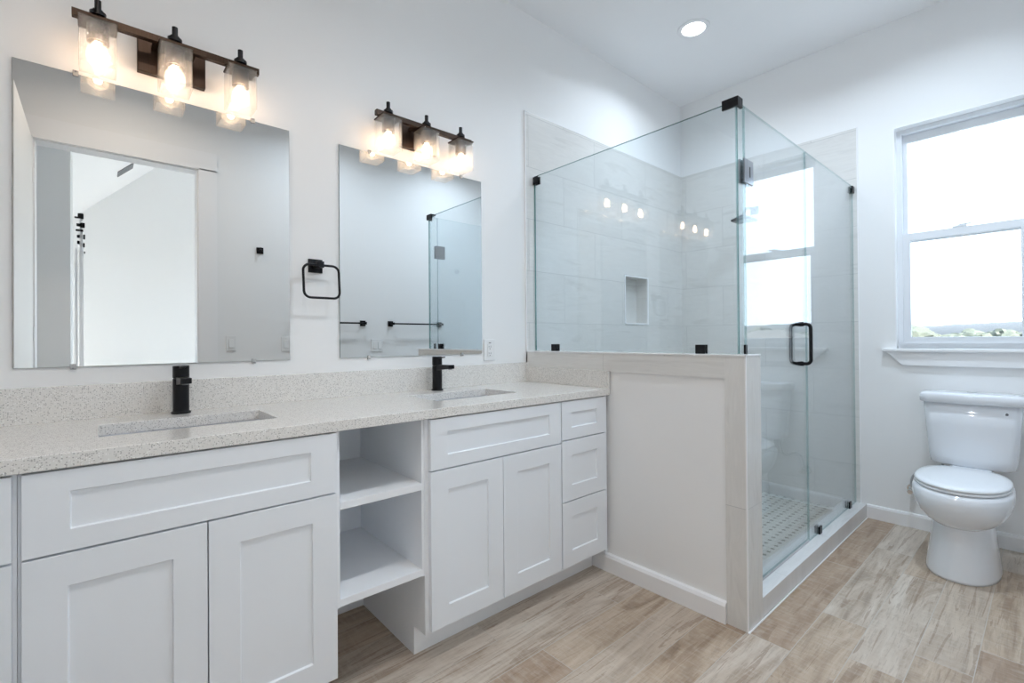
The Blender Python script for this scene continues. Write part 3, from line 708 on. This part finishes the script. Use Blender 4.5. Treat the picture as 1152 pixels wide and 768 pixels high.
# ------------------------------------------------------------------ shower glass
gz0, gz1, th = ZP+.003, 2.108, .010
XG = 1.963
def pane(x0, x1, y0, y1, z0, z1, axis, parent=None, name='glass_panel', edge=None):
    bm = B(x0, x1, y0, y1, z0, z1); bmesh.ops.recalc_face_normals(bm, faces=bm.faces)
    for f in bm.faces: f.material_index = 0 if abs(getattr(f.normal, axis)) > .9 else 1
    return obj(name, bm, [m_glass, edge or m_gedge2], parent)
sg = thing('shower_side_panel', 'clear glass panel standing on the half wall between shower and vanity', 'shower glass', (XG, -.6, ZP))
pane(XG-th/2, XG+th/2, YG-th/2, -.012, gz0, gz1, 'x', sg, 'pane', m_gedge)
def gclip(parent, x0, x1, y0, y1, z0, z1, m=None): return obj('clip', B(x0, x1, y0, y1, z0, z1), m or m_black, parent, bevel=.002)
for yc in (-.170, -1.035): gclip(sg, XG-.014, XG-.0052, yc-.022, yc+.022, ZP+.0012, ZP+.040); gclip(sg, XG+.0052, XG+.014, yc-.022, yc+.022, ZP+.0012, ZP+.040)
gclip(sg, XG-.014, XG-.0052, -.046, -.0082, gz1-.050, gz1-.005); gclip(sg, XG+.0052, XG+.014, -.046, -.0082, gz1-.050, gz1-.005)
# fixed corner sliver + door + fixed panel
cp = thing('shower_corner_panel', 'narrow fixed glass strip at the shower corner carrying the door hinge', 'shower glass', (2.0, YG, ZP))
pane(XG+th/2+.001, 2.034, YG-th/2, YG+th/2, gz0, gz1, 'y', cp, 'pane')
gclip(cp, 2.003, 2.024, YG-.014, YG-.0052, ZP+.0012, ZP+.040)
# corner bracket over both panes
bm = bmesh.new(); bx(bm, XG-.016, XG+.030, YG-.017, YG+.050, gz1+.0008, gz1+.012); bx(bm, XG-.016, XG-.0055, YG-.017, YG+.050, gz1-.028, gz1+.0008); bx(bm, XG-.0055, XG+.030, YG-.017, YG-.0055, gz1-.028, gz1+.0008)
obj('corner_bracket', bm, m_black, cp, bevel=.0012)
dx0, dx1 = 2.038, 2.772
sd = thing('shower_door', 'hinged clear glass shower door with a black pull handle', 'shower door', (dx0, YG, .1))
pane(dx0, dx1, YG-th/2, YG+th/2, .098, gz1, 'y', sd, 'pane')
m_hinge = m_black
for zc in (1.835,):
    bm = bmesh.new(); bx(bm, 2.012, 2.0355, YG-.0135, YG-.0055, zc-.050, zc+.050); bx(bm, 2.0365, 2.098, YG-.0135, YG-.0055, zc-.050, zc+.050)
    bx(bm, 2.012, 2.0355, YG+.0055, YG+.0135, zc-.050, zc+.050); bx(bm, 2.0365, 2.098, YG+.0055, YG+.0135, zc-.050, zc+.050)
    hg = obj('hinge', bm, m_gun, sd, bevel=.001)
    bm = bmesh.new(); bx(bm, 2.060, 2.068, YG-.0141, YG-.0136, zc-.022, zc+.022); s_ = obj('hinge_slot', bm, m_dark, sd); s_.parent = hg; s_.location = (0, 0, 0)
bm = bmesh.new(); bx(bm, 2.0335, 2.037, YG-.03, YG+.03, .26, .36); bx(bm, 2.0372, 2.098, YG-.0135, YG-.0055, .26, .36); bx(bm, 2.0372, 2.098, YG+.0055, YG+.0135, .26, .36); obj('hinge', bm, m_black, sd, bevel=.001)
# back-to-back square D handle, round bar
hx, hz0, hz1, hy = 2.690, 1.008, 1.208, .046
bm = bmesh.new()
pts = []
for cz, cyy, a0 in ((hz1-.022, hy-.022, 0), (hz1-.022, -hy+.022, 90), (hz0+.022, -hy+.022, 180), (hz0+.022, hy-.022, 270)):
    for i in range(7):
        a_ = math.radians(a0+90*i/6); pts.append((hx, YG+cyy+.022*math.cos(a_), cz+.022*math.sin(a_)))
tube(bm, pts, .0085, 14, True)
for z in (hz0, hz1): cyl(bm, (hx, YG-.013, z), .012, .026, 'y', 20)
obj('handle', bm, m_black, sd, smooth=True)
bm = B(dx0, dx1, YG-.004, YG+.004, .0848, .0975); obj('bottom_sweep', bm, m_clip, sd)
fp = thing('shower_fixed_panel', 'fixed clear glass shower panel between the door and window wall', 'shower glass', (3.2, YG, .084))
pane(2.776, XW-.012, YG-th/2, YG+th/2, .0855, gz1, 'y', fp, 'pane')
for xc in (2.93, 3.50): gclip(fp, xc-.020, xc+.020, YG-.014, YG-.0052, .0845, .125); gclip(fp, xc-.020, xc+.020, YG+.0052, YG+.014, .0845, .125)
gclip(fp, XW-.050, XW-.0085, YG-.014, YG-.0052, gz1-.046, gz1-.004); gclip(fp, XW-.050, XW-.0085, YG+.0052, YG+.014, gz1-.046, gz1-.004)

# shower head on the window wall
t = thing('rain_shower', 'black square shower head on the far wall behind the corner glass', 'shower head', (XW, -.45, 2.1))
obj('flange', B(XW-.014, XW-.0085, -.618, -.562, 2.052, 2.108), m_black, t, bevel=.001)
bm = bmesh.new(); tube(bm, [(XW-.012, -.59, 2.08), (XW-.10, -.59, 2.085), (XW-.16, -.59, 2.07), (XW-.19, -.59, 2.04), (XW-.196, -.59, 2.015)], .010, 12); obj('arm', bm, m_black, t, smooth=True)
bm = bmesh.new(); loft(bm, [[(XW-.21+a_, -.59+b_, 2.015) for a_, b_ in ((-.01, -.01), (.03, -.01), (.03, .01), (-.01, .01))], [(XW-.26, -.655, 1.982), (XW-.13, -.655, 1.982), (XW-.13, -.525, 1.982), (XW-.26, -.525, 1.982)], [(XW-.26, -.655, 1.972), (XW-.13, -.655, 1.972), (XW-.13, -.525, 1.972), (XW-.26, -.525, 1.972)]]); obj('spray_plate', bm, m_black, t)

# ------------------------------------------------------------------ toilet
TY = -1.730; TKY = -1.742
tl = thing('toilet', 'white two piece toilet with elongated bowl under the window', 'toilet', (3.3, TY, 0))
def oval(xf, xb, hw, z, n=40, p=2.25, back=3.2, cx=None):
    cx = (xf*.48+xb*.52) if cx is None else cx; pts = []
    for i in range(n):
        a_ = 2*PI*i/n; c, s = math.cos(a_), math.sin(a_)
        e = back if c > 0 else p
        rx = (xb-cx) if c > 0 else (cx-xf)
        pts.append((cx+rx*math.copysign(abs(c)**(2/e), c), TY+hw*math.copysign(abs(s)**(2/e), s), z))
    return pts
bm = bmesh.new()
loft(bm, [oval(2.986, 3.47, .137, .001), oval(2.989, 3.47, .136, .012), oval(3.000, 3.465, .131, .05), oval(3.016, 3.46, .123, .11), oval(3.026, 3.46, .117, .17), oval(3.03, 3.46, .114, .22), oval(3.04, 3.46, .110, .30)])
obj('pedestal', bm, m_porc, tl, smooth=True)
bm = bmesh.new()
loft(bm, [oval(3.06, 3.45, .085, .232), oval(3.02, 3.46, .116, .240), oval(2.985, 3.47, .141, .262), oval(2.960, 3.475, .163, .295), oval(2.944, 3.48, .178, .335), oval(2.938, 3.48, .185, .368), oval(2.944, 3.48, .184, .392), oval(2.954, 3.48, .178, .407), oval(2.975, 3.475, .160, .412)])
obj('bowl', bm, m_porc, tl, smooth=True)
bm = bmesh.new(); loft(bm, [oval(2.960, 3.455, .170, .413, p=2.1, back=2.6), oval(2.953, 3.46, .175, .417, p=2.1, back=2.6), oval(2.953, 3.46, .175, .424, p=2.1, back=2.6), oval(2.959, 3.457, .171, .427, p=2.1, back=2.6)]); obj('seat', bm, m_seat, tl, smooth=True)
bm = bmesh.new(); loft(bm, [oval(2.958, 3.465, .171, .4285, p=2.1, back=2.6), oval(2.952, 3.47, .176, .431, p=2.1, back=2.6), oval(2.953, 3.47, .175, .438, p=2.1, back=2.6), oval(2.964, 3.465, .168, .4435, p=2.1, back=2.6), oval(3.0, 3.44, .140, .447, p=2.1, back=2.6), oval(3.08, 3.36, .07, .449, p=2.1, back=2.6)])
obj('lid', bm, m_seat, tl, smooth=True)
for s_ in (-1, 1): obj('seat_hinge', cyl(bmesh.new(), (3.452, TY+s_*.07, .412), .009, .016, n=20), m_seat, tl)
def trect(x0, x1, hw, z, r=.035, bow=.018, seg=6):
    pts = []
    for px, py, a0 in ((x1-r, TKY+hw-r, 0), (x0+r, TKY+hw-r, 90), (x0+r, TKY-hw+r, 180), (x1-r, TKY-hw+r, 270)):
        for i in range(seg+1):
            a_ = math.radians(a0+90*i/seg); pts.append([px+r*math.cos(a_), py+r*math.sin(a_), z])
        if a0 == 90:
            for k in range(1, 8): pts.append([x0, TKY+(hw-r)*(1-2*k/8), z])
    for q in pts:
        if q[0] < (x0+x1)/2: q[0] -= bow*(1-((q[1]-TKY)/hw)**2)
    return [tuple(q) for q in pts]
bm = bmesh.new(); loft(bm, [trect(3.50, 3.640, .150, .442, .03), trect(3.493, 3.645, .166, .452), trect(3.488, 3.648, .172, .49), trect(3.476, 3.650, .184, .66), trect(3.470, 3.652, .192, .780)])
obj('tank', bm, m_porc, tl, smooth=True)
bm = bmesh.new(); loft(bm, [trect(3.462, 3.655, .200, .781, .04), trect(3.455, 3.658, .206, .786, .04), trect(3.454, 3.658, .207, .822, .04), trect(3.462, 3.655, .200, .832, .04), trect(3.49, 3.63, .17, .836, .04)])
obj('tank_lid', bm, m_porc, tl, smooth=True)
bm = bmesh.new(); bx(bm, 3.47, 3.60, TKY-.08, TKY+.08, .30, .443); obj('tank_mount', bm, m_porc, tl, bevel=.01)
bm = bmesh.new(); cyl(bm, (3.555, TKY, .836), .022, .005, n=28); obj('flush_button', bm, m_chrome, tl, bevel=.001)
bm = bmesh.new(); cyl(bm, (3.4625, TKY-.135, .742), .007, .012, 'x', 16); cyl(bm, (3.461, TKY-.135, .742), .0035, .002, 'x', 16); obj('side_plug', bm, m_grey, tl)
# supply hose and stop valve
vs_ = thing('supply_valve', 'chrome stop valve with braided hose on the wall left of the toilet', 'valve', (XW, -1.475, .23))
bm = bmesh.new(); cyl(bm, (XW-.004, -1.475, .232), .028, .0035, 'x', 24); cyl(bm, (XW-.060, -1.475, .232), .008, .056, 'x', 16); cyl(bm, (XW-.060, -1.475, .222), .011, .034, 'z', 16); obj('valve_body', bm, m_chrome, vs_)
bm = bmesh.new(); cyl(bm, (XW-.092, -1.475, .232), .016, .03, 'x', 8); obj('valve_knob', bm, m_chrome, vs_, bevel=.003)
def bez(P, n=30):
    out = []
    for k in range(0, len(P)-1):
        p0, p1, p2, p3 = Vector(P[max(k-1, 0)]), Vector(P[k]), Vector(P[k+1]), Vector(P[min(k+2, len(P)-1)])
        for i in range(n//4):
            t_ = i/(n//4); out.append(.5*((2*p1)+(-p0+p2)*t_+(2*p0-5*p1+4*p2-p3)*t_*t_+(-p0+3*p1-3*p2+p3)*t_**3))
    out.append(Vector(P[-1])); return out
bm = bmesh.new(); tube(bm, bez([(3.60, -1.615, .425), (3.60, -1.617, .40), (3.607, -1.605, .34), (3.60, -1.575, .325), (3.60, -1.545, .345), (3.605, -1.51, .352), (3.608, -1.482, .315), (XW-.06, -1.475, .258)], 40), .0055, 10); obj('hose', bm, m_hose, vs_, smooth=True)
bm = bmesh.new(); cyl(bm, (3.60, -1.615, .424), .016, .027, n=8); obj('hose_nut', bm, m_plate, tl)

# ------------------------------------------------------------------ outdoors
random.seed(4)
struct('ground', B(8, 900, -500, 500, -4.2, -3.8), m_ground)
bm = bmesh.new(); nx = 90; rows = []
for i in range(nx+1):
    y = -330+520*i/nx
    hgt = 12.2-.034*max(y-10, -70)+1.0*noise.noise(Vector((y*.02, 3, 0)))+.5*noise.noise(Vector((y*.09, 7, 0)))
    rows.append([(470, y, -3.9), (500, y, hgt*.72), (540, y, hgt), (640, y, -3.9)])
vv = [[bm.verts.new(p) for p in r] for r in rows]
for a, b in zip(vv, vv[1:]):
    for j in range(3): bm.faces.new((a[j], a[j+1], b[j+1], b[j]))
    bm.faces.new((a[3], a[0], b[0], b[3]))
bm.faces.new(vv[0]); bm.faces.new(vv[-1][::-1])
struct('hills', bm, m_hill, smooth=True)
def make_tree(seed, label):
    t = thing('tree', label, 'tree', (0, 0, 0), 'trees beyond the window')
    rnd = random.Random(seed); bm = bmesh.new()
    for k in range(7):
        c = Vector((rnd.uniform(-1.3, 1.3), rnd.uniform(-1.3, 1.3), 3.4+rnd.uniform(-.7, 1.0))); r = rnd.uniform(.9, 1.5)
        res = bmesh.ops.create_icosphere(bm, subdivisions=3, radius=r, matrix=Matrix.Translation(c))
        for v_ in res['verts']:
            d_ = v_.co-c; v_.co = c+d_*(1+.35*noise.noise(v_.co*2.3))
    obj('crown', bm, m_leaf, t, smooth=False, loc=(0, 0, 0))
    bm = bmesh.new(); cyl(bm, (0, 0, 0), .22, 3.2, n=10, r2=.14); obj('trunk', bm, m_bark, t, loc=(0, 0, 0))
    return t
TL = 'leafy green tree in the distance beyond the window'
protos = [make_tree(k, TL) for k in (1, 2, 3)]
spots = [(58, 8.3, 1.12), (75, 9.8, .95), (95, 13.0, 1.05), (70, 3.9, .93), (92, 7.4, .95), (86, .4, .98), (112, 12.6, 1.06), (74, -1.6, .9), (108, 4.4, 1.08), (66, 13.2, .92), (125, 8.0, 1.12), (118, -.5, 1.1),
         (70, -25.5, 1.16), (78, -31.5, 1.1), (66, -19.4, 1.05), (92, -37.5, 1.1), (88, -24.2, 1.2)]
for k, (x, y, s) in enumerate(spots):
    o = protos[k] if k < 3 else dup(protos[k % 3], (0, 0, 0))
    o.location = (x, y, -3.8); o.scale = (s*1.25, s*1.25, s); o.rotation_euler = (0, 0, k*1.7)
hs = thing('house', 'pale single storey house with hipped roof, seen reflected in the shower door', 'house', (42, -16, -3.8))
obj('wall', B(40.2, 46, -18.6, -13.6, -3.8, .95), m_stucco, hs)
bm = bmesh.new(); loft(bm, [[(39.7, -19.1, .95), (46.5, -19.1, .95), (46.5, -13.1, .95), (39.7, -13.1, .95)], [(42.6, -17.0, 1.75), (43.8, -17.0, 1.75), (43.8, -15.4, 1.75), (42.6, -15.4, 1.75)]]); obj('roof', bm, m_roof, hs)
